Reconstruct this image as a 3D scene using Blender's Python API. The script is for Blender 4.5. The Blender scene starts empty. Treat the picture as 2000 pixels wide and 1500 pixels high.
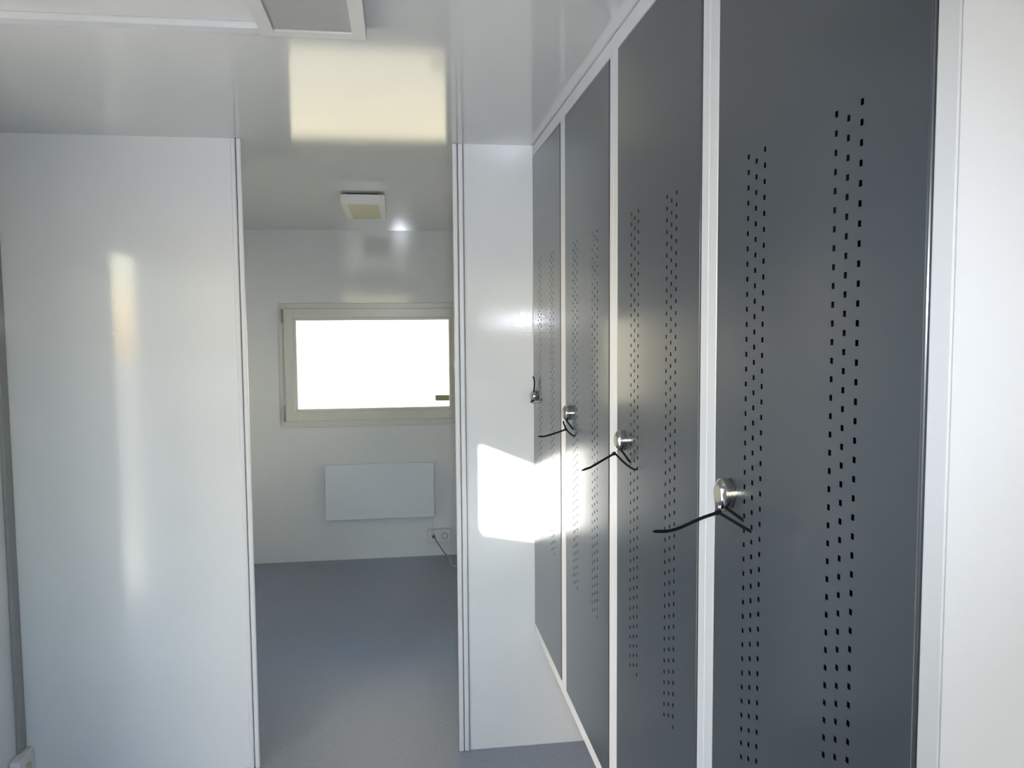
import bpy, bmesh, math
from mathutils import Vector, Matrix

S = bpy.context.scene
COL = S.collection

# ------------------------------------------------------------------ camera
F_PX, YAW, PITCH, ROLL, CAM_Z = 1561.6, 0.1394, -0.0714, -0.0075, 1.7012
fw = Vector((math.sin(YAW) * math.cos(PITCH), math.cos(YAW) * math.cos(PITCH), math.sin(PITCH)))
rt = Vector((math.cos(YAW), -math.sin(YAW), 0.0))
up = rt.cross(fw)
c_, s_ = math.cos(ROLL), math.sin(ROLL)
rt, up = c_ * rt + s_ * up, -s_ * rt + c_ * up
cam_d = bpy.data.cameras.new('camera')
cam = bpy.data.objects.new('camera', cam_d)
COL.objects.link(cam)
cam_d.sensor_fit = 'HORIZONTAL'
cam_d.sensor_width = 36.0
cam_d.lens = F_PX / 2000.0 * 36.0
cam_d.clip_start = 0.02
cam.matrix_world = Matrix(((rt.x, up.x, -fw.x, 0.0), (rt.y, up.y, -fw.y, 0.0),
                           (rt.z, up.z, -fw.z, CAM_Z), (0, 0, 0, 1)))
S.camera = cam

# ------------------------------------------------------------------ sky, sun, flash, exposure
SUN_DIR = Vector((1.0, 0.646, -0.42)).normalized()      # direction the light travels
W = bpy.data.worlds.new('World')
S.world = W
W.use_nodes = True
nt = W.node_tree
bg = nt.nodes['Background']
sky = nt.nodes.new('ShaderNodeTexSky')
sky.sky_type = 'NISHITA'
sky.sun_disc = False
sky.sun_elevation = math.asin(-SUN_DIR.z)
sky.sun_rotation = math.atan2(-SUN_DIR.x, -SUN_DIR.y)
sky.dust_density = 1.2
sky.ozone_density = 1.0
nt.links.new(sky.outputs[0], bg.inputs['Color'])
bg.inputs['Strength'].default_value = 1.15

def light(name, kind, energy, color):
    d = bpy.data.lights.new(name, kind)
    d.energy = energy
    d.color = color
    o = bpy.data.objects.new(name, d)
    COL.objects.link(o)
    return o

sun = light('sun', 'SUN', 40.0, (1.0, 0.95, 0.85))
sun.data.angle = math.radians(0.53)
sun.rotation_euler = SUN_DIR.to_track_quat('-Z', 'Y').to_euler()
flash = light('phone_flash', 'SPOT', 54.0, (0.80, 0.87, 1.0))   # the phone's own LED beside its lens
flash.data.shadow_soft_size = 0.012
flash.data.spot_size = math.radians(76)
flash.data.spot_blend = 1.0
flash.location = (0.046, 0.0, CAM_Z + 0.05)
flash.rotation_euler = fw.to_track_quat('-Z', 'Y').to_euler()

S.cycles.sample_clamp_indirect = 60.0
S.cycles.blur_glossy = 0.3
vs = S.view_settings
vs.view_transform = 'Standard'
vs.look = 'None'
vs.exposure = 0.0
vs.gamma = 1.0
vs.use_curve_mapping = False

# ------------------------------------------------------------------ materials
def mat(name, color, rough=0.5, metal=0.0, bump=0.0, bscale=80.0, spec=0.5, ior=1.5):
    m = bpy.data.materials.new(name)
    m.use_nodes = True
    n, l = m.node_tree.nodes, m.node_tree.links
    b = n['Principled BSDF']
    b.inputs['Base Color'].default_value = (*color, 1)
    b.inputs['Roughness'].default_value = rough
    b.inputs['Metallic'].default_value = metal
    b.inputs['Specular IOR Level'].default_value = spec
    b.inputs['IOR'].default_value = ior
    if bump:
        tc = n.new('ShaderNodeTexCoord')
        nz = n.new('ShaderNodeTexNoise')
        nz.inputs['Scale'].default_value = bscale
        nz.inputs['Detail'].default_value = 2.0
        bp = n.new('ShaderNodeBump')
        bp.inputs['Strength'].default_value = 1.0
        bp.inputs['Distance'].default_value = bump
        l.new(tc.outputs['Object'], nz.inputs['Vector'])
        l.new(nz.outputs['Fac'], bp.inputs['Height'])
        l.new(bp.outputs['Normal'], b.inputs['Normal'])
    return m

M = {}
M['wall'] = mat('white_laminate_panel', (0.84, 0.86, 0.875), 0.065, 0, 0.00013, 120)
M['ceiling'] = mat('white_ceiling_panel', (0.86, 0.855, 0.83), 0.07, 0, 0.00008, 120, ior=1.85)
M['trim'] = mat('white_profile', (0.82, 0.825, 0.85), 0.30)
M['right'] = mat('white_painted_panel', (0.80, 0.81, 0.85), 0.35)
M['locker'] = mat('light_grey_powder_coat', (0.66, 0.68, 0.72), 0.30, 0, 0.00003, 300)
M['inside'] = mat('locker_inside_shade', (0.03, 0.032, 0.035), 0.6)
M['door'] = mat('anthracite_powder_coat', (0.052, 0.063, 0.077), 0.28, spec=0.35)
for k_, v_ in (('Coat Weight', 0.35), ('Coat Roughness', 0.13)):
    M['door'].node_tree.nodes['Principled BSDF'].inputs[k_].default_value = v_
M['steel'] = mat('satin_steel', (0.55, 0.53, 0.50), 0.13, 1.0)
M['face'] = mat('beige_disc', (0.42, 0.39, 0.33), 0.35, 0.4)
M['groove'] = mat('groove_shade', (0.12, 0.12, 0.125), 0.5)
M['dark'] = mat('dark_gap', (0.02, 0.02, 0.022), 0.5)
M['tie'] = mat('black_nylon', (0.006, 0.006, 0.009), 0.40, spec=0.12)
M['plastic'] = mat('white_plastic', (0.82, 0.81, 0.79), 0.35)
M['cream'] = mat('cream_plastic', (0.66, 0.62, 0.50), 0.45)
M['diffuser'] = mat('opal_diffuser', (0.50, 0.49, 0.47), 0.5)
M['diffuser_warm'] = mat('yellowed_diffuser', (0.66, 0.63, 0.42), 0.5)
M['heater'] = mat('heater_enamel', (0.84, 0.89, 0.95), 0.20)
M['pvc'] = mat('window_pvc', (0.74, 0.74, 0.70), 0.25)
M['grey'] = mat('duct_shade_grey', (0.36, 0.36, 0.35), 0.15)
M['cord'] = mat('white_cord', (0.70, 0.70, 0.70), 0.4)
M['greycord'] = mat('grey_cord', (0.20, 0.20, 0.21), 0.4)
M['pin'] = mat('contact_metal', (0.30, 0.29, 0.26), 0.3, 1.0)
M['ground'] = mat('pale_gravel', (0.47, 0.445, 0.405), 0.9, 0, 0.01, 20)
M['facade'] = mat('cream_render', (0.42, 0.39, 0.32), 0.9)
M['yard'] = mat('sandy_yard', (0.27, 0.24, 0.18), 0.9, 0, 0.01, 20)
M['render_white'] = mat('white_render', (0.75, 0.74, 0.70), 0.9)
M['olive'] = mat('olive_metal', (0.10, 0.09, 0.05), 0.6)

def floor_material():
    m = mat('blue_grey_vinyl', (0.17, 0.185, 0.215), 0.38)
    n, l = m.node_tree.nodes, m.node_tree.links
    b = n['Principled BSDF']
    tc = n.new('ShaderNodeTexCoord')
    mp = n.new('ShaderNodeMapping')
    mp.inputs['Scale'].default_value = (160, 45, 1)
    nz = n.new('ShaderNodeTexNoise')
    nz.inputs['Scale'].default_value = 1.0
    nz.inputs['Detail'].default_value = 6.0
    nz.inputs['Roughness'].default_value = 0.7
    rp = n.new('ShaderNodeValToRGB')
    rp.color_ramp.elements[0].position = 0.3
    rp.color_ramp.elements[0].color = (0.26, 0.295, 0.375, 1)
    rp.color_ramp.elements[1].position = 0.7
    rp.color_ramp.elements[1].color = (0.36, 0.40, 0.485, 1)
    l.new(tc.outputs['Object'], mp.inputs['Vector'])
    l.new(mp.outputs['Vector'], nz.inputs['Vector'])
    l.new(nz.outputs['Fac'], rp.inputs['Fac'])
    l.new(rp.outputs['Color'], b.inputs['Base Color'])
    bp = n.new('ShaderNodeBump')
    bp.inputs['Distance'].default_value = 0.0003
    bp.inputs['Strength'].default_value = 0.5
    l.new(nz.outputs['Fac'], bp.inputs['Height'])
    l.new(bp.outputs['Normal'], b.inputs['Normal'])
    return m
M['floor'] = floor_material()

def glass_material():
    m = bpy.data.materials.new('window_glass')
    m.use_nodes = True
    n, l = m.node_tree.nodes, m.node_tree.links
    for x in list(n):
        n.remove(x)
    out = n.new('ShaderNodeOutputMaterial')
    mix = n.new('ShaderNodeMixShader')
    fr = n.new('ShaderNodeFresnel')
    fr.inputs['IOR'].default_value = 1.45
    tr = n.new('ShaderNodeBsdfTransparent')
    tr.inputs['Color'].default_value = (0.94, 0.96, 0.95, 1)
    gl = n.new('ShaderNodeBsdfGlossy')
    gl.inputs['Roughness'].default_value = 0.0
    l.new(fr.outputs[0], mix.inputs[0])
    l.new(tr.outputs[0], mix.inputs[1])
    l.new(gl.outputs[0], mix.inputs[2])
    l.new(mix.outputs[0], out.inputs[0])
    return m
M['glass'] = glass_material()

# ------------------------------------------------------------------ mesh helpers
def link(name, bm, material, parent=None, smooth=False):
    me = bpy.data.meshes.new(name)
    bmesh.ops.recalc_face_normals(bm, faces=bm.faces[:])
    bm.to_mesh(me)
    bm.free()
    for m in (material if isinstance(material, list) else [material]):
        me.materials.append(m)
    if smooth:
        for p in me.polygons:
            p.use_smooth = True
    o = bpy.data.objects.new(name, me)
    COL.objects.link(o)
    if parent is not None:
        o.parent = parent
    return o

def box(bm, x0, x1, y0, y1, z0, z1, bev=0.0, seg=2):
    r = bmesh.ops.create_cube(bm, size=1.0)
    vs_ = r['verts']
    for v in vs_:
        v.co = Vector((x0 + (v.co.x + 0.5) * (x1 - x0), y0 + (v.co.y + 0.5) * (y1 - y0), z0 + (v.co.z + 0.5) * (z1 - z0)))
    if bev:
        es = list({e for v in vs_ for e in v.link_edges})
        bmesh.ops.bevel(bm, geom=es, offset=bev, segments=seg, profile=0.5, affect='EDGES')

def boxes(*bs, bev=0.0):
    bm = bmesh.new()
    for b in bs:
        box(bm, *b, bev=bev)
    return bm

def merge(bm, other, index):
    """add another bmesh, its faces carrying material slot `index`."""
    for f in other.faces:
        f.material_index = index
    me = bpy.data.meshes.new('tmp')
    other.to_mesh(me)
    other.free()
    bm.from_mesh(me)
    bpy.data.meshes.remove(me)

def lathe(bm, prof, org, axis, seg=32, closed=False):
    """prof: list of (distance along axis, radius)."""
    ax = Vector(axis).normalized()
    e1 = ax.orthogonal().normalized()
    e2 = ax.cross(e1)
    rings = []
    for d, r in prof:
        ring = []
        for k in range(seg):
            a = 2 * math.pi * k / seg
            ring.append(bm.verts.new(Vector(org) + ax * d + (e1 * math.cos(a) + e2 * math.sin(a)) * r))
        rings.append(ring)
    for a, b in zip(rings, rings[1:]):
        for k in range(seg):
            bm.faces.new((a[k], a[(k + 1) % seg], b[(k + 1) % seg], b[k]))
    if closed:
        a, b = rings[-1], rings[0]
        for k in range(seg):
            bm.faces.new((a[k], a[(k + 1) % seg], b[(k + 1) % seg], b[k]))
    else:
        bm.faces.new(rings[0][::-1])
        bm.faces.new(rings[-1])

def catmull(pts, n=8):
    P = [Vector(p) for p in pts]
    P = [2 * P[0] - P[1]] + P + [2 * P[-1] - P[-2]]
    out = []
    for i in range(1, len(P) - 2):
        for k in range(n):
            t = k / n
            a, b, c, d = P[i - 1], P[i], P[i + 1], P[i + 2]
            out.append(0.5 * ((2 * b) + (c - a) * t + (2 * a - 5 * b + 4 * c - d) * t * t + (3 * b - a - 3 * c + d) * t ** 3))
    out.append(P[-2])
    return out

def tube(bm, pts, r, seg=8, n=8):
    path = catmull(pts, n)
    ref = Vector((0.31, 0.17, 0.93))
    rings = []
    for i, p in enumerate(path):
        t = (path[min(i + 1, len(path) - 1)] - path[max(i - 1, 0)]).normalized()
        e1 = t.cross(ref).normalized()
        e2 = t.cross(e1)
        rings.append([bm.verts.new(p + (e1 * math.cos(2 * math.pi * k / seg) + e2 * math.sin(2 * math.pi * k / seg)) * r) for k in range(seg)])
    for a, b in zip(rings, rings[1:]):
        for k in range(seg):
            bm.faces.new((a[k], a[(k + 1) % seg], b[(k + 1) % seg], b[k]))
    bm.faces.new(rings[0][::-1])
    bm.faces.new(rings[-1])

def strap(bm, pts, w, t, wide, n=8, taper=False):
    """a flat strap of width w and thickness t; wide = direction the width lies along."""
    path = catmull(pts, n)
    rings = []
    for i, p in enumerate(path):
        tg = (path[min(i + 1, len(path) - 1)] - path[max(i - 1, 0)]).normalized()
        e2 = tg.cross(Vector(wide)).normalized()
        e1 = e2.cross(tg).normalized()
        k = 1.0
        if taper and i > len(path) - 5:
            k = 1.0 - 0.16 * (i - (len(path) - 5))
        rings.append([bm.verts.new(p + e1 * (sx * w * 0.5 * k) + e2 * (sy * t * 0.5)) for sx, sy in ((-1, -1), (1, -1), (1, 1), (-1, 1))])
    for a, b in zip(rings, rings[1:]):
        for k in range(4):
            bm.faces.new((a[k], a[(k + 1) % 4], b[(k + 1) % 4], b[k]))
    bm.faces.new(rings[0][::-1])
    bm.faces.new(rings[-1])

def empty(name, loc, label=None, cat=None, group=None, kind=None):
    o = bpy.data.objects.new(name, None)
    o.empty_display_size = 0.05
    COL.objects.link(o)
    o.location = loc
    tag(o, label, cat, group, kind)
    return o

def tag(o, label=None, cat=None, group=None, kind=None):
    if label:
        o['label'] = label
    if cat:
        o['category'] = cat
    if group:
        o['group'] = group
    if kind:
        o['kind'] = kind
    return o

def part(name, bm, material, root, label=None, smooth=False):
    """bm is in world coordinates; store it relative to its thing (root)."""
    org = Vector((0, 0, 0))
    q = root
    while q is not None:
        org += q.location
        q = q.parent
    bmesh.ops.translate(bm, verts=bm.verts[:], vec=-org)
    o = link(name, bm, material, root, smooth)
    if label:
        o['label'] = label
    return o

def struct(name, bm, material, label, cat):
    return tag(link(name, bm, material), label, cat, None, 'structure')

# ------------------------------------------------------------------ the place
H = 2.40
XW, XL, XR = -1.4156, 0.5217, 1.05          # left wall face, locker fronts, wall behind the lockers
D1, D1B, D2 = 3.108, 3.126, 5.898           # partition faces, far wall face
YR = -1.60                                  # rear wall
FX0, FX1 = -1.75, 1.05                      # far room
TL0, TL1, TR0, TR1 = -0.6031, -0.5639, 0.2113, 0.2515   # profiles of the passage
T = 0.10
DY0, DY1, DZ = 1.25, 2.00, 2.12             # entrance in the left wall

struct('floor', boxes((XW - T, XR + T, YR - T, D1, -0.10, 0.0), (FX0 - T, XR + T, D1, D2 + T, -0.10, 0.0)), M['floor'],
       'blue-grey streaked vinyl floor running through both rooms', 'floor')
struct('ceiling', boxes((XW - T, XR + T, YR - T, D1, H, H + 0.10), (FX0 - T, XR + T, D1, D2 + T, H, H + 0.10)), M['ceiling'],
       'glossy white ceiling mirroring the far window', 'ceiling')
struct('wall_left', boxes((XW - T, XW, YR - T, DY0, 0, H), (XW - T, XW, DY1, D1, 0, H), (XW - T, XW, DY0, DY1, DZ, H)),
       M['wall'], 'white wall at the left edge of the near room', 'wall')
bm = boxes((FX0 - T, TL0 + 0.004, D1, D1B, 0, H))
struct('wall_partition_left', bm, M['wall'], 'glossy white partition wall left of the passage', 'wall')
bm = boxes((TR1 - 0.004, XR, D1, D1B, 0, H))
struct('wall_partition_right', bm, M['wall'], 'narrow white partition wall between passage and lockers', 'wall')
QY0, QY1, QZ0, QZ1 = 3.60, 4.95, 0.90, 1.85      # added unseen window to brighten the far room, in its right wall
struct('wall_right', boxes((XR, XR + T, YR - T, QY0, 0, H), (XR, XR + T, QY1, D2 + T, 0, H), (XR, XR + T, QY0, QY1, 0, QZ0), (XR, XR + T, QY0, QY1, QZ1, H)),
       M['wall'], 'white wall behind the lockers and along the far room', 'wall')
struct('wall_far_left', boxes((FX0 - T, FX0, D1, D2 + T, 0, H)), M['wall'], 'white side wall of the far room', 'wall')
RX0, RX1, RZ0, RZ1 = -1.36, 0.25, 0.90, 2.28      # added unseen rear window, lifts the near room's light
struct('wall_rear', boxes((XW - T, RX0, YR - T, YR, 0, H), (RX1, XR + T, YR - T, YR, 0, H), (RX0, RX1, YR - T, YR, 0, RZ0), (RX0, RX1, YR - T, YR, RZ1, H)),
       M['wall'], 'white rear wall behind the camera', 'wall')
# white panel flush with the locker fronts
bm = boxes((XL - 0.002, XR - 0.002, YR, 0.6965, 0.0, H), bev=0.004)
struct('wall_panel_right', bm, M['right'], 'bright white panel wall right of the lockers', 'wall')

# passage edge profiles: two ribs and a groove, wrapped round the thin partition
def profile(x0, x1, name, label, gap):
    bm = bmesh.new()
    mid = (x0 + x1) / 2
    ya, yb = D1 - 0.010, D1 + 0.003
    box(bm, x0, mid - 0.0014, ya, yb, 0, H, bev=0.0045)
    box(bm, mid + 0.0014, x1, ya, yb, 0, H, bev=0.0045)
    b2 = boxes((mid - 0.0016, mid + 0.0016, D1 - 0.001, D1 + 0.002, 0, H))  # shade of the groove put into this strip's colour
    if gap:
        box(b2, x1 - 0.0005, x1 + 0.0028, D1 - 0.0012, D1 + 0.002, 0, H)  # grey strip drawn as the shadow line beside the rib
    merge(bm, b2, 1)
    struct(name, bm, [M['trim'], M['groove']], label, 'trim')
profile(TL0, TL1, 'trim_1', 'white double-ribbed edge profile on the left side of the passage', False)
profile(TR0, TR1, 'trim_2', 'white double-ribbed edge profile on the right side of the passage', True)

# far wall round the window
WX0, WX1, WZ0, WZ1 = -0.851, 0.481, 0.986, 1.880
struct('wall_far', boxes((FX0 - T, WX0 + 0.01, D2, D2 + T, 0, H), (WX1 - 0.01, XR + T, D2, D2 + T, 0, H),
                         (WX0 + 0.01, WX1 - 0.01, D2, D2 + T, 0, WZ0 + 0.01), (WX0 + 0.01, WX1 - 0.01, D2, D2 + T, WZ1 - 0.01, H)),
       M['wall'], 'white end wall of the far room with the window', 'wall')

def ring(bm, x0, x1, z0, z1, w, y0, y1, bev=0.0):
    box(bm, x0, x0 + w, y0, y1, z0, z1, bev)
    box(bm, x1 - w, x1, y0, y1, z0, z1, bev)
    box(bm, x0 + w * 0.98, x1 - w * 0.98, y0, y1, z0, z0 + w, bev)
    box(bm, x0 + w * 0.98, x1 - w * 0.98, y0, y1, z1 - w, z1, bev)

win = empty('window_1', (-0.185, D2, WZ0), 'white tilt window overexposed by daylight above the heater', 'window', None, 'structure')
bm = bmesh.new(); ring(bm, WX0 - 0.046, WX1 + 0.046, WZ0 - 0.064, WZ1 + 0.064, 0.05, D2 - 0.004, D2 + 0.001)
part('cover_trim', bm, M['wall'], win)
bm = bmesh.new(); ring(bm, WX0, WX1, WZ0, WZ1, 0.055, D2 - 0.012, D2 + 0.06, 0.003)
part('frame', bm, M['pvc'], win)
bm = bmesh.new()
SX0, SX1, SZ0, SZ1 = -0.815, 0.445, 1.034, 1.842
ring(bm, SX0, SX1, SZ0, SZ1, 0.068, D2 - 0.026, D2 + 0.045, 0.004)
ring(bm, SX0 + 0.066, SX1 - 0.066, SZ0 + 0.066, SZ1 - 0.066, 0.020, D2 - 0.018, D2 + 0.040, 0.004)
part('sash', bm, M['pvc'], win)
part('pane', boxes((SX0 + 0.08, SX1 - 0.08, D2 + 0.010, D2 + 0.014, SZ0 + 0.08, SZ1 - 0.08)), M['glass'], win)
for z0, z1, cap in ((1.745, 1.838, 1.745), (1.036, 1.150, 1.036)):
    bm = bmesh.new()
    lathe(bm, [(0, 0.0085), (0.012, 0.0095), (0.014, 0.0075), (z1 - z0 - 0.008, 0.0075), (z1 - z0, 0.006)], (SX0 - 0.008, D2 - 0.030, z0), (0, 0, 1), 14)
    part('hinge', bm, M['steel'], win, 'slim metal hinge at the left edge of the sash')
bm = bmesh.new()
box(bm, 0.392, 0.420, D2 - 0.036, D2 - 0.026, 1.40, 1.47, 0.003)
box(bm, 0.397, 0.415, D2 - 0.062, D2 - 0.036, 1.425, 1.445, 0.003)
box(bm, 0.395, 0.417, D2 - 0.074, D2 - 0.058, 1.31, 1.447, 0.005)
part('handle', bm, M['plastic'], win)

# entrance in the left wall (left of the picture, its light falls in) plus windows and canopy added for the light
dr = empty('door_1', (XW, 1.62, 0), 'open entrance in the left wall letting the sun in', 'door', None, 'structure')
bm = boxes((XW - T - 0.012, XW + 0.012, DY0 - 0.04, DY0 + 0.004, 0, DZ + 0.04), (XW - T - 0.012, XW + 0.012, DY1 - 0.0, DY1 + 0.04, 0, DZ + 0.04),
           (XW - T - 0.012, XW + 0.012, DY0, DY1, DZ - 0.0, DZ + 0.04))
part('door_frame', bm, M['trim'], dr)
leaf = part('door_leaf', boxes((XW - T - 0.07, XW - T - 0.03, DY1 + 0.05, DY1 + 0.80, 0.02, DZ), bev=0.003), M['right'], dr)
bm = boxes((XW - T - 0.12, XW - T - 0.07, DY1 + 0.72, DY1 + 0.74, 1.02, 1.04), (XW - T - 0.13, XW - T - 0.11, DY1 + 0.62, DY1 + 0.74, 1.02, 1.04), bev=0.003)
part('door_handle', bm, M['steel'], leaf)
def bars(bm, a0, a1, z0, z1, w, t0, t1, along):
    for r in ((a0, a0 + w, z0, z1), (a1 - w, a1, z0, z1), (a0 + w, a1 - w, z0, z0 + w), (a0 + w, a1 - w, z1 - w, z1)):
        if along == 'x':
            box(bm, r[0], r[1], t0, t1, r[2], r[3], 0.003)
        else:
            box(bm, t0, t1, r[0], r[1], r[2], r[3], 0.003)
w2 = empty('added_window_rear', ((RX0 + RX1) / 2, YR, RZ0), 'added unseen window for fill daylight in the rear wall behind the camera', 'window', None, 'structure')
bm = bmesh.new(); bars(bm, RX0, RX1, RZ0, RZ1, 0.06, YR - 0.08, YR + 0.01, 'x')
part('frame', bm, M['pvc'], w2)
part('pane', boxes((RX0 + 0.05, RX1 - 0.05, YR - 0.04, YR - 0.036, RZ0 + 0.05, RZ1 - 0.05)), M['glass'], w2)
w3 = empty('added_window_side', (XR, (QY0 + QY1) / 2, QZ0), 'added unseen fill-light window in the right wall of the far room', 'window', None, 'structure')
bm = bmesh.new(); bars(bm, QY0, QY1, QZ0, QZ1, 0.06, XR - 0.01, XR + 0.08, 'y')
part('frame', bm, M['pvc'], w3)
part('pane', boxes((XR + 0.036, XR + 0.04, QY0 + 0.05, QY1 - 0.05, QZ0 + 0.05, QZ1 - 0.05)), M['glass'], w3)
struct('sun_block_canopy', boxes((XW - 0.95, XW - T, 0.3, 2.7, 2.356, 2.42)), M['render_white'], 'added unseen canopy cutting the sun at the entrance', 'canopy')  # slab added out of view to trim the sun from above

# outside: ground, sunlit building beyond the far window, pier and right wall added for the light
struct('ground', boxes((-40, 40, -40, 6.0, -0.32, -0.12)), M['ground'], 'pale ground outside the building', 'ground')
struct('ground_yard', boxes((-40, 40, 6.0, 40, -0.32, -0.12)), M['yard'], 'sandy yard beyond the far window', 'ground')
struct('wall_outside_far', boxes((-9, 9, 15.0, 15.4, -0.12, 7.0)), M['facade'], 'sunlit pale facade outside the far window', 'wall')
struct('bounce_wall_right', boxes((9.0, 9.4, -6, 13, -0.12, 5.0)), M['render_white'], 'added unseen pale wall bouncing sun into the far room', 'wall')  # added to bounce sunlight through the side window
bm = bmesh.new()
box(bm, -0.06, 1.15, -0.22, 0.0, -0.12, 2.60)
bmesh.ops.rotate(bm, verts=bm.verts[:], cent=(0, 0, 0), matrix=Matrix.Rotation(math.atan2(-0.06, 0.1286), 3, 'Z'))
bmesh.ops.translate(bm, verts=bm.verts[:], vec=(-3.756, 0.488, 0))
struct('sun_block_pier', bm, M['render_white'], 'added unseen pier blocking low sun at the entrance', 'wall')  # pier added out of view, shaped to cut the low sun
bar = link('awning_bracket', boxes((0.262, 0.60, 6.035, 6.065, 1.147, 1.190), (0.57, 0.60, 5.99, 6.05, 1.10, 1.24), bev=0.006), M['olive'])
tag(bar, 'olive bar outside the window, lower right corner of the pane', 'bracket')

# ------------------------------------------------------------------ lockers
PITCH_L = 0.61
CENTRES = (2.8325, 2.2225, 1.6125, 1.0025)       # door centres, far to near
DW, DZ0, DZ1 = 0.534, 0.5115, 2.3529             # door leaf
OP = 0.540                                       # opening in the frame
ZB, ZT = 0.4733, 2.396

def hole_columns():
    za, n_ac = 0.9108, 47
    p = (1.951 - 0.9108) / 46
    cols = []
    for base in (0.120, 0.362):
        for k, off in enumerate((0.0, 0.0265, 0.0535)):
            y = 0.269 - (base + off)                     # from the door centre, + = far
            zs = [za + p * i for i in range(47)] if k != 1 else [za + p * (i + 0.5) for i in range(46)]
            cols.append((y, zs))
    return cols

def door_mesh(cy):
    """folded sheet door with slotted ventilation holes, rounded edge; faces -x."""
    bm = bmesh.new()
    x = XL - 0.001
    hw, hh, r, dep = 0.0032, 0.0037, 0.004, 0.0003
    y0, y1, z0, z1 = cy - DW / 2 + r, cy + DW / 2 - r, DZ0 + r, DZ1 - r
    V = lambda a, b, c: bm.verts.new((a, b, c))
    def quad(ya, yb, za, zb):
        bm.faces.new((V(x, ya, za), V(x, yb, za), V(x, yb, zb), V(x, ya, zb)))
    cols = sorted(hole_columns())
    edge = y0
    for off, zs in cols:
        y = cy + off
        quad(edge, y - hw, z0, z1)
        prev = z0
        for z in zs:
            quad(y - hw, y + hw, prev, z - hh)
            f = [(y - hw, z - hh), (y + hw, z - hh), (y + hw, z + hh), (y - hw, z + hh)]
            for k in range(4):
                a, b = f[k], f[(k + 1) % 4]
                bm.faces.new((V(x, *a), V(x, *b), V(x + dep, *b), V(x + dep, *a)))
            prev = z + hh
        quad(y - hw, y + hw, prev, z1)
        edge = y + hw
    quad(edge, y1, z0, z1)
    # rounded rim and folded returns
    loops = []
    for k in range(5):
        a = k / 4 * math.pi / 2
        o = r * math.sin(a)
        loops.append((x + r * (1 - math.cos(a)), o))
    loops.append((x + 0.018, r))
    prev = None
    for xx, o in loops:
        cur = [(xx, y0 - o, z0 - o), (xx, y1 + o, z0 - o), (xx, y1 + o, z1 + o), (xx, y0 - o, z1 + o)]
        if prev:
            for k in range(4):
                bm.faces.new([V(*q) for q in (prev[k], prev[(k + 1) % 4], cur[(k + 1) % 4], cur[k])])
        prev = cur
    bmesh.ops.remove_doubles(bm, verts=bm.verts[:], dist=1e-6)
    return bm

KY, KZ, KR, KL = 0.203, 1.4325, 0.0240, 0.0215
def knob_mesh(cy):
    bm = bmesh.new()
    o = (XL - 0.001, cy + KY, KZ)
    lathe(bm, [(0.0, KR), (0.0016, KR), (0.0017, KR - 0.0016), (0.0030, KR - 0.0016), (0.0031, KR), (KL - 0.0070, KR), (KL - 0.0062, KR - 0.0003), (KL - 0.0054, KR - 0.0011),
               (KL - 0.0010, KR - 0.0070), (KL - 0.0003, KR - 0.0084), (KL, KR - 0.0092), (KL - 0.0002, KR - 0.0102)], o, (-1, 0, 0), 40)
    return bm
def eye_mesh(cy):
    """small hasp eye under the front of the knob."""
    bm = bmesh.new()
    cx, y, z = XL - 0.0150, cy + KY - 0.006, KZ - KR + 0.0030
    prof = []
    lathe(bm, [(-0.0030, 0.0036), (-0.0030, 0.0066), (0.0030, 0.0066), (0.0030, 0.0036)], (cx, y, z), (0, 1, 0), 20, closed=True)
    return bm

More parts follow.
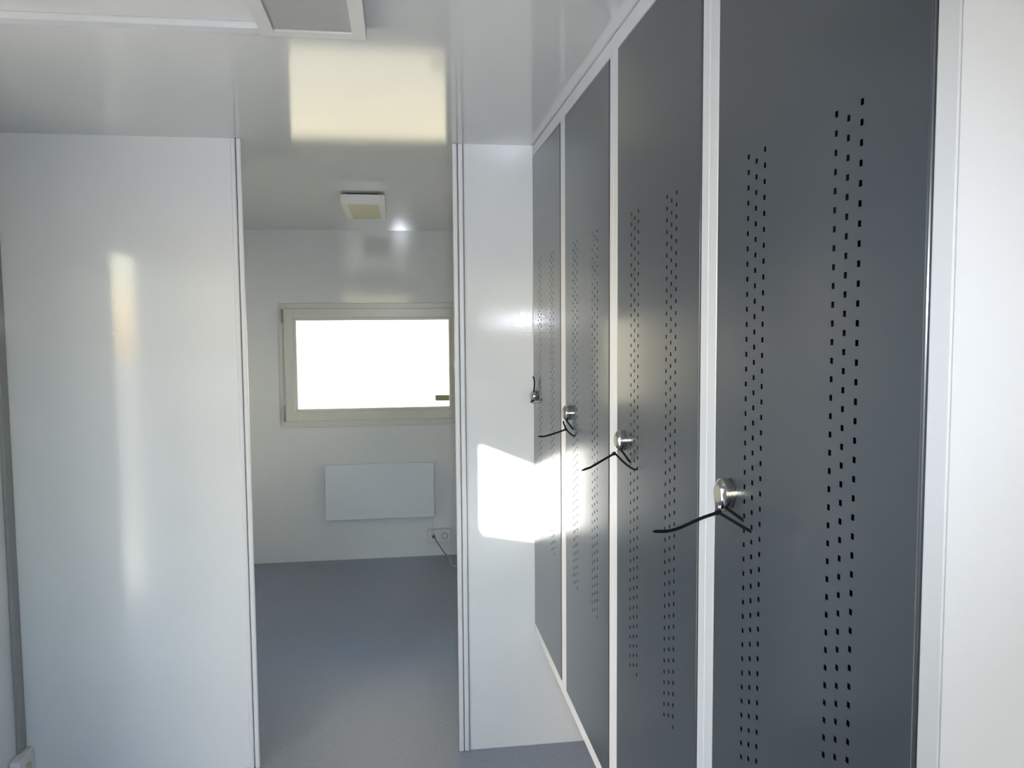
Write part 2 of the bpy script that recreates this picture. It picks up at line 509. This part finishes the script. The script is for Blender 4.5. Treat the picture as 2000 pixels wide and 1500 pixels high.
def locker(name, label, i_far, n):
    yt = min(CENTRES[i_far] + PITCH_L / 2, D1 - 0.002)
    yb = CENTRES[i_far + n - 1] - PITCH_L / 2 + 0.0005
    root = empty(name, (0.78, (yt + yb) / 2, 0), label, 'locker', 'lockers along the right wall')
    bm = bmesh.new()
    bev = 0.0028
    xf, xb = XL, 1.03
    # front frame: side stiles, divider, rails
    far_in = min(CENTRES[i_far] + OP / 2, yt - 0.003)
    box(bm, xf, xf + 0.022, far_in, yt, ZB, ZT, 0.001)
    box(bm, xf, xf + 0.022, yb, CENTRES[i_far + n - 1] - OP / 2, ZB, ZT, bev)
    for k in range(n - 1):
        box(bm, xf, xf + 0.022, CENTRES[i_far + k + 1] + OP / 2, CENTRES[i_far + k] - OP / 2, ZB + 0.01, ZT - 0.01, bev)
        ym = (CENTRES[i_far + k] + CENTRES[i_far + k + 1]) / 2
        box(bm, xf + 0.02, xb, ym - 0.001, ym + 0.001, ZB + 0.005, ZT - 0.005)
    box(bm, xf + 0.0004, xf + 0.022, yb + 0.003, yt - 0.001, ZB, DZ0 - 0.003, 0.002)
    box(bm, xf + 0.0004, xf + 0.022, yb + 0.003, yt - 0.001, DZ1 + 0.003, ZT, 0.002)
    # carcass, near-black colour stands in for shade behind the slots
    b2 = bmesh.new()
    box(b2, xf + 0.018, xb, yb, yb + 0.002, ZB, ZT)
    box(b2, xf + 0.018, xb, yt - 0.002, yt, ZB, ZT)
    box(b2, xf + 0.018, xb, yb, yt, ZB, ZB + 0.002)
    box(b2, xf + 0.018, xb, yb, yt, ZT - 0.002, ZT)
    box(b2, xb - 0.002, xb, yb, yt, ZB, ZT)
    merge(bm, b2, 1)
    part('body', bm, [M['locker'], M['inside']], root, 'light grey metal frame, carcass darkened for shade inside')
    for y in (yb + 0.05, yt - 0.09):
        part('stand_leg', boxes((0.84, 1.0, y, y + 0.04, 0.0, ZB)), M['locker'], root)
    for k in range(n):
        cy = CENTRES[i_far + k]
        d = part('door', door_mesh(cy), M['door'], root, 'anthracite door with two bands of small ventilation slots')
        kn = part('lock_knob', knob_mesh(cy), M['steel'], d, 'round steel hasp lock', True)
        md = kn.modifiers.new('split', 'EDGE_SPLIT'); md.split_angle = math.radians(28)
        bm = bmesh.new()
        lathe(bm, [(0.0, KR - 0.0101), (0.0004, KR - 0.0104)], (XL - 0.001 - KL + 0.0002, cy + KY, KZ), (-1, 0, 0), 40)
        part('lock_face', bm, M['face'], d, 'dull beige front disc of the lock')
        part('hasp_eye', eye_mesh(cy), M['steel'], d, None, True)
    return root

locker('double_locker', 'farthest locker with two dark doors, beside the partition wall', 0, 2)
locker('locker', 'single dark-doored locker between the double locker and the nearest one', 2, 1)
locker('locker', 'nearest single dark-doored locker, beside the bright white panel', 3, 1)

# cable ties through the slots and the hasp eyes
def tie(i, label, loop_a, loop_b, tail, head, head_dir, wide=(0.0, 0.6, 0.8)):
    cy = CENTRES[i]
    root = empty('cable_tie', (XL - 0.02, cy + KY, 1.40), label, 'cable tie', 'black cable ties on the locker hasps')
    bm = bmesh.new()
    strap(bm, tail, 0.0050, 0.0016, wide, taper=True)
    part('tail', bm, M['tie'], root)
    bm = bmesh.new()
    strap(bm, loop_a, 0.0048, 0.0018, (0.3, 0.5, 0.8))
    strap(bm, loop_b, 0.0048, 0.0018, (0.3, 0.5, 0.8))
    part('loop', bm, M['tie'], root)
    bm = bmesh.new()
    box(bm, -0.0042, 0.0042, -0.0042, 0.0042, -0.0034, 0.0034, 0.0008)
    q = Vector(head_dir).to_track_quat('X', 'Z').to_matrix()
    bmesh.ops.rotate(bm, verts=bm.verts[:], cent=(0, 0, 0), matrix=q)
    bmesh.ops.translate(bm, verts=bm.verts[:], vec=head)
    part('locking_head', bm, M['tie'], root)

tie(3, 'black cable tie hanging from the hasp of the nearest locker', 
    [(0.5040, 1.1995, 1.4145), (0.5075, 1.196, 1.4128), (0.514, 1.178, 1.4075), (0.5200, 1.1555, 1.4015), (0.5265, 1.1505, 1.3990)],
    [(0.4985, 1.2000, 1.4040), (0.5000, 1.190, 1.4030), (0.5095, 1.160, 1.3970), (0.5165, 1.1345, 1.3925), (0.5215, 1.1255, 1.3905), (0.527, 1.1235, 1.3925)],
    [(0.4985, 1.2005, 1.4030), (0.4712, 1.200, 1.3952), (0.4374, 1.200, 1.3817), (0.4172, 1.200, 1.3768), (0.4030, 1.200, 1.3768), (0.3912, 1.200, 1.3772)],
    (0.4990, 1.2, 1.4038), (-0.9, 0, -0.3))
tie(2, 'black cable tie hanging from the second hasp from the camera', 
    [(0.5060, 1.8090, 1.4155), (0.5095, 1.804, 1.4120), (0.5145, 1.785, 1.4015), (0.5195, 1.7650, 1.3905), (0.5265, 1.7605, 1.3890)],
    [(0.4965, 1.8100, 1.4030), (0.5000, 1.799, 1.3985), (0.5080, 1.765, 1.3870), (0.5160, 1.7250, 1.3800), (0.5215, 1.7085, 1.3830), (0.527, 1.7075, 1.3855)],
    [(0.4965, 1.8105, 1.4030), (0.4648, 1.810, 1.3862), (0.4402, 1.810, 1.3725), (0.4304, 1.810, 1.3691), (0.4169, 1.810, 1.3647)],
    (0.4950, 1.81, 1.4026), (-0.9, 0, -0.4))
tie(1, 'black cable tie hanging from the third hasp from the camera', 
    [(0.5065, 2.4200, 1.4155), (0.5100, 2.412, 1.4080), (0.5160, 2.392, 1.3960), (0.5205, 2.3760, 1.3880), (0.5265, 2.3740, 1.3860)],
    [(0.5010, 2.4190, 1.4130), (0.4995, 2.4185, 1.4050), (0.5030, 2.4120, 1.3920), (0.5045, 2.4080, 1.3840), (0.5085, 2.390, 1.3790), (0.5150, 2.362, 1.3715), (0.5212, 2.3475, 1.3710), (0.527, 2.3460, 1.3725)],
    [(0.5051, 2.410, 1.3832), (0.4728, 2.410, 1.3726), (0.4390, 2.410, 1.3639), (0.4280, 2.410, 1.3635), (0.4182, 2.410, 1.3644)],
    (0.5051, 2.41, 1.3834), (-0.95, 0, -0.3))
tie(0, 'black cable tie standing upright from the farthest hasp', 
    [(0.5070, 3.0290, 1.4200), (0.5060, 3.022, 1.4240), (0.5120, 3.010, 1.4310), (0.5190, 2.985, 1.4380), (0.5265, 2.975, 1.4400)],
    [(0.5070, 3.0300, 1.4150), (0.5000, 3.028, 1.4110), (0.4965, 3.024, 1.4130), (0.5020, 3.020, 1.4180)],
    [(0.5060, 3.020, 1.4180), (0.5069, 3.020, 1.4300), (0.5085, 3.020, 1.4550), (0.5108, 3.020, 1.4890), (0.5080, 3.020, 1.5040), (0.5050, 3.020, 1.5112)],
    (0.5060, 3.02, 1.4180), (0.1, 0, 0.95), (0.9, 0.4, 0.0))

# ------------------------------------------------------------------ lamps
def lamp(x0, x1, y0, y1, zb, w, wf, dif, label, gap=0.004):
    root = empty('ceiling_lamp', ((x0 + x1) / 2, (y0 + y1) / 2, zb), label, 'ceiling lamp', 'unlit ceiling lamps')
    bm = bmesh.new()
    zt = H - gap
    box(bm, x0, x0 + w, y0, y1, zb, zt, 0.0015)
    box(bm, x1 - w, x1, y0, y1, zb, zt, 0.0015)
    box(bm, x0 + w - 0.002, x1 - w + 0.002, y0, y0 + wf, zb, zt, 0.0015)
    box(bm, x0 + w - 0.002, x1 - w + 0.002, y1 - wf, y1, zb, zt, 0.0015)
    part('housing', bm, M['plastic'], root)
    part('diffuser', boxes((x0 + w - 0.003, x1 - w + 0.003, y0 + wf - 0.003, y1 - wf + 0.003, zb + 0.004, zb + 0.010)), dif, root)
    part('mounting_plate', boxes((x0 + w, x1 - w, y0 + wf, y1 - wf, zt - 0.004, H)), M['dark'], root)  # dark colour puts the gap's shadow onto the plate
    return root
l1 = lamp(-0.3005, -0.0630, 1.29, 1.945, 2.370, 0.032, 0.036, M['diffuser'], 'unlit flat ceiling lamp with grey diffuser at the top of the picture', 0.002)
part('clip', boxes((-0.172, -0.162, 1.943, 1.948, 2.372, 2.376)), M['dark'], l1)
lamp(-0.288, -0.063, 4.265, 4.875, 2.341, 0.032, 0.020, M['diffuser_warm'], 'unlit box-shaped ceiling lamp with yellowish diffuser in the far room', 0.009)

# ceiling duct to the near lamp, corner duct with shade put into its grey, sockets
bm = boxes((XW + 0.001, -0.302, 1.945, 1.982, H - 0.014, H - 0.0005), bev=0.0015)
box(bm, XW + 0.001, -0.302, 1.941, 1.946, H - 0.003, H - 0.0005)
tag(link('cable_duct', bm, M['trim']), 'thin white cable duct across the ceiling to the near lamp', 'cable duct')
bm = boxes((XW + 0.0005, XW + 0.013, 3.054, 3.106, 0.154, H - 0.02), bev=0.0015)
tag(link('cable_duct', bm, M['grey']), 'vertical cable duct, shade painted in as grey, in the left corner above the socket', 'cable duct')

def socket_dish(bm, c, ax, r):
    lathe(bm, [(0.0, r), (0.0012, r), (0.0014, r - 0.0015), (0.0002, r - 0.003)], c, ax, 28)

ro = empty('wall_socket', (XW + 0.0005, 3.05, 0.14), 'white surface socket low in the left corner under the cable duct', 'socket', 'white surface sockets')
part('housing', boxes((XW + 0.0005, XW + 0.038, 2.992, 3.106, 0.032, 0.152), bev=0.005), M['plastic'], ro)
bm = bmesh.new(); socket_dish(bm, (XW + 0.038, 3.052, 0.094), (1, 0, 0), 0.026)
part('socket_insert', bm, M['cream'], ro, 'round recessed socket face', True)
part('contact_hole', boxes((XW + 0.0382, XW + 0.0396, 3.048, 3.055, 0.070, 0.076)), M['dark'], ro)

ro = empty('wall_socket', (0.268, D2, 0.10), 'white double socket on the far wall below the heater', 'socket', 'white surface sockets')
part('housing', boxes((0.181, 0.356, D2 - 0.045, D2 - 0.0005, 0.108, 0.206), bev=0.004), M['plastic'], ro)
for xc in (0.226, 0.308):
    bm = bmesh.new()
    lathe(bm, [(0.0, 0.0235), (0.0014, 0.0235), (0.0016, 0.0195), (0.0004, 0.0190)], (xc, D2 - 0.045, 0.158), (0, -1, 0), 28)
    ins = part('socket_insert', bm, M['greycord'] if xc > 0.3 else M['plastic'], ro, 'round socket rim')
    bm = bmesh.new(); lathe(bm, [(0.0, 0.0192), (0.0020, 0.0188)], (xc, D2 - 0.045, 0.158), (0, -1, 0), 28)
    part('socket_face', bm, M['plastic'], ins)

# ------------------------------------------------------------------ panel heater with its cord, loose cord
ro = empty('panel_heater', (-0.156, D2, 0.306), 'flat white panel heater on the wall below the window', 'heater')
part('panel', boxes((-0.549, 0.236, D2 - 0.058, D2 - 0.030, 0.308, 0.712), bev=0.004), M['heater'], ro)
part('wall_bracket', boxes((-0.42, 0.10, D2 - 0.031, D2 - 0.0005, 0.36, 0.66)), M['plastic'], ro)
bm = bmesh.new()
tube(bm, [(0.222, D2 - 0.034, 0.312), (0.2215, D2 - 0.030, 0.27), (0.2205, D2 - 0.047, 0.215), (0.2210, D2 - 0.062, 0.175), (0.226, D2 - 0.062, 0.163)], 0.0024)
part('power_cord', bm, M['cord'], ro)
bm = bmesh.new()
lathe(bm, [(0, 0.012), (0.012, 0.012), (0.024, 0.006)], (0.226, D2 - 0.047, 0.158), (0, -1, 0), 16)
part('plug', bm, M['greycord'], ro, 'small dark plug in the left socket', True)

bm = bmesh.new()
ro = empty('extension_cord', (0.33, 5.7, 0.004), 'loose white cord trailing from the socket onto the floor', 'cord')
tube(bm, [(0.232, D2 - 0.066, 0.155), (0.248, D2 - 0.070, 0.122), (0.275, D2 - 0.066, 0.080), (0.305, D2 - 0.060, 0.032), (0.325, D2 - 0.030, 0.006)], 0.0036)
part('cord_upper', bm, M['greycord'], ro, 'upper length, its shade painted in as grey')  # white cord; grey stands in for shade on this length
bm = bmesh.new()
tube(bm, [(0.325, D2 - 0.030, 0.0055), (0.3400, 5.80, 0.0045), (0.3420, 5.72, 0.0045), (0.3375, 5.66, 0.0045), (0.350, 5.605, 0.0045), (0.376, 5.572, 0.0045), (0.42, 5.55, 0.0045), (0.52, 5.54, 0.0045)], 0.0040)
part('cord_lower', bm, M['cord'], ro)
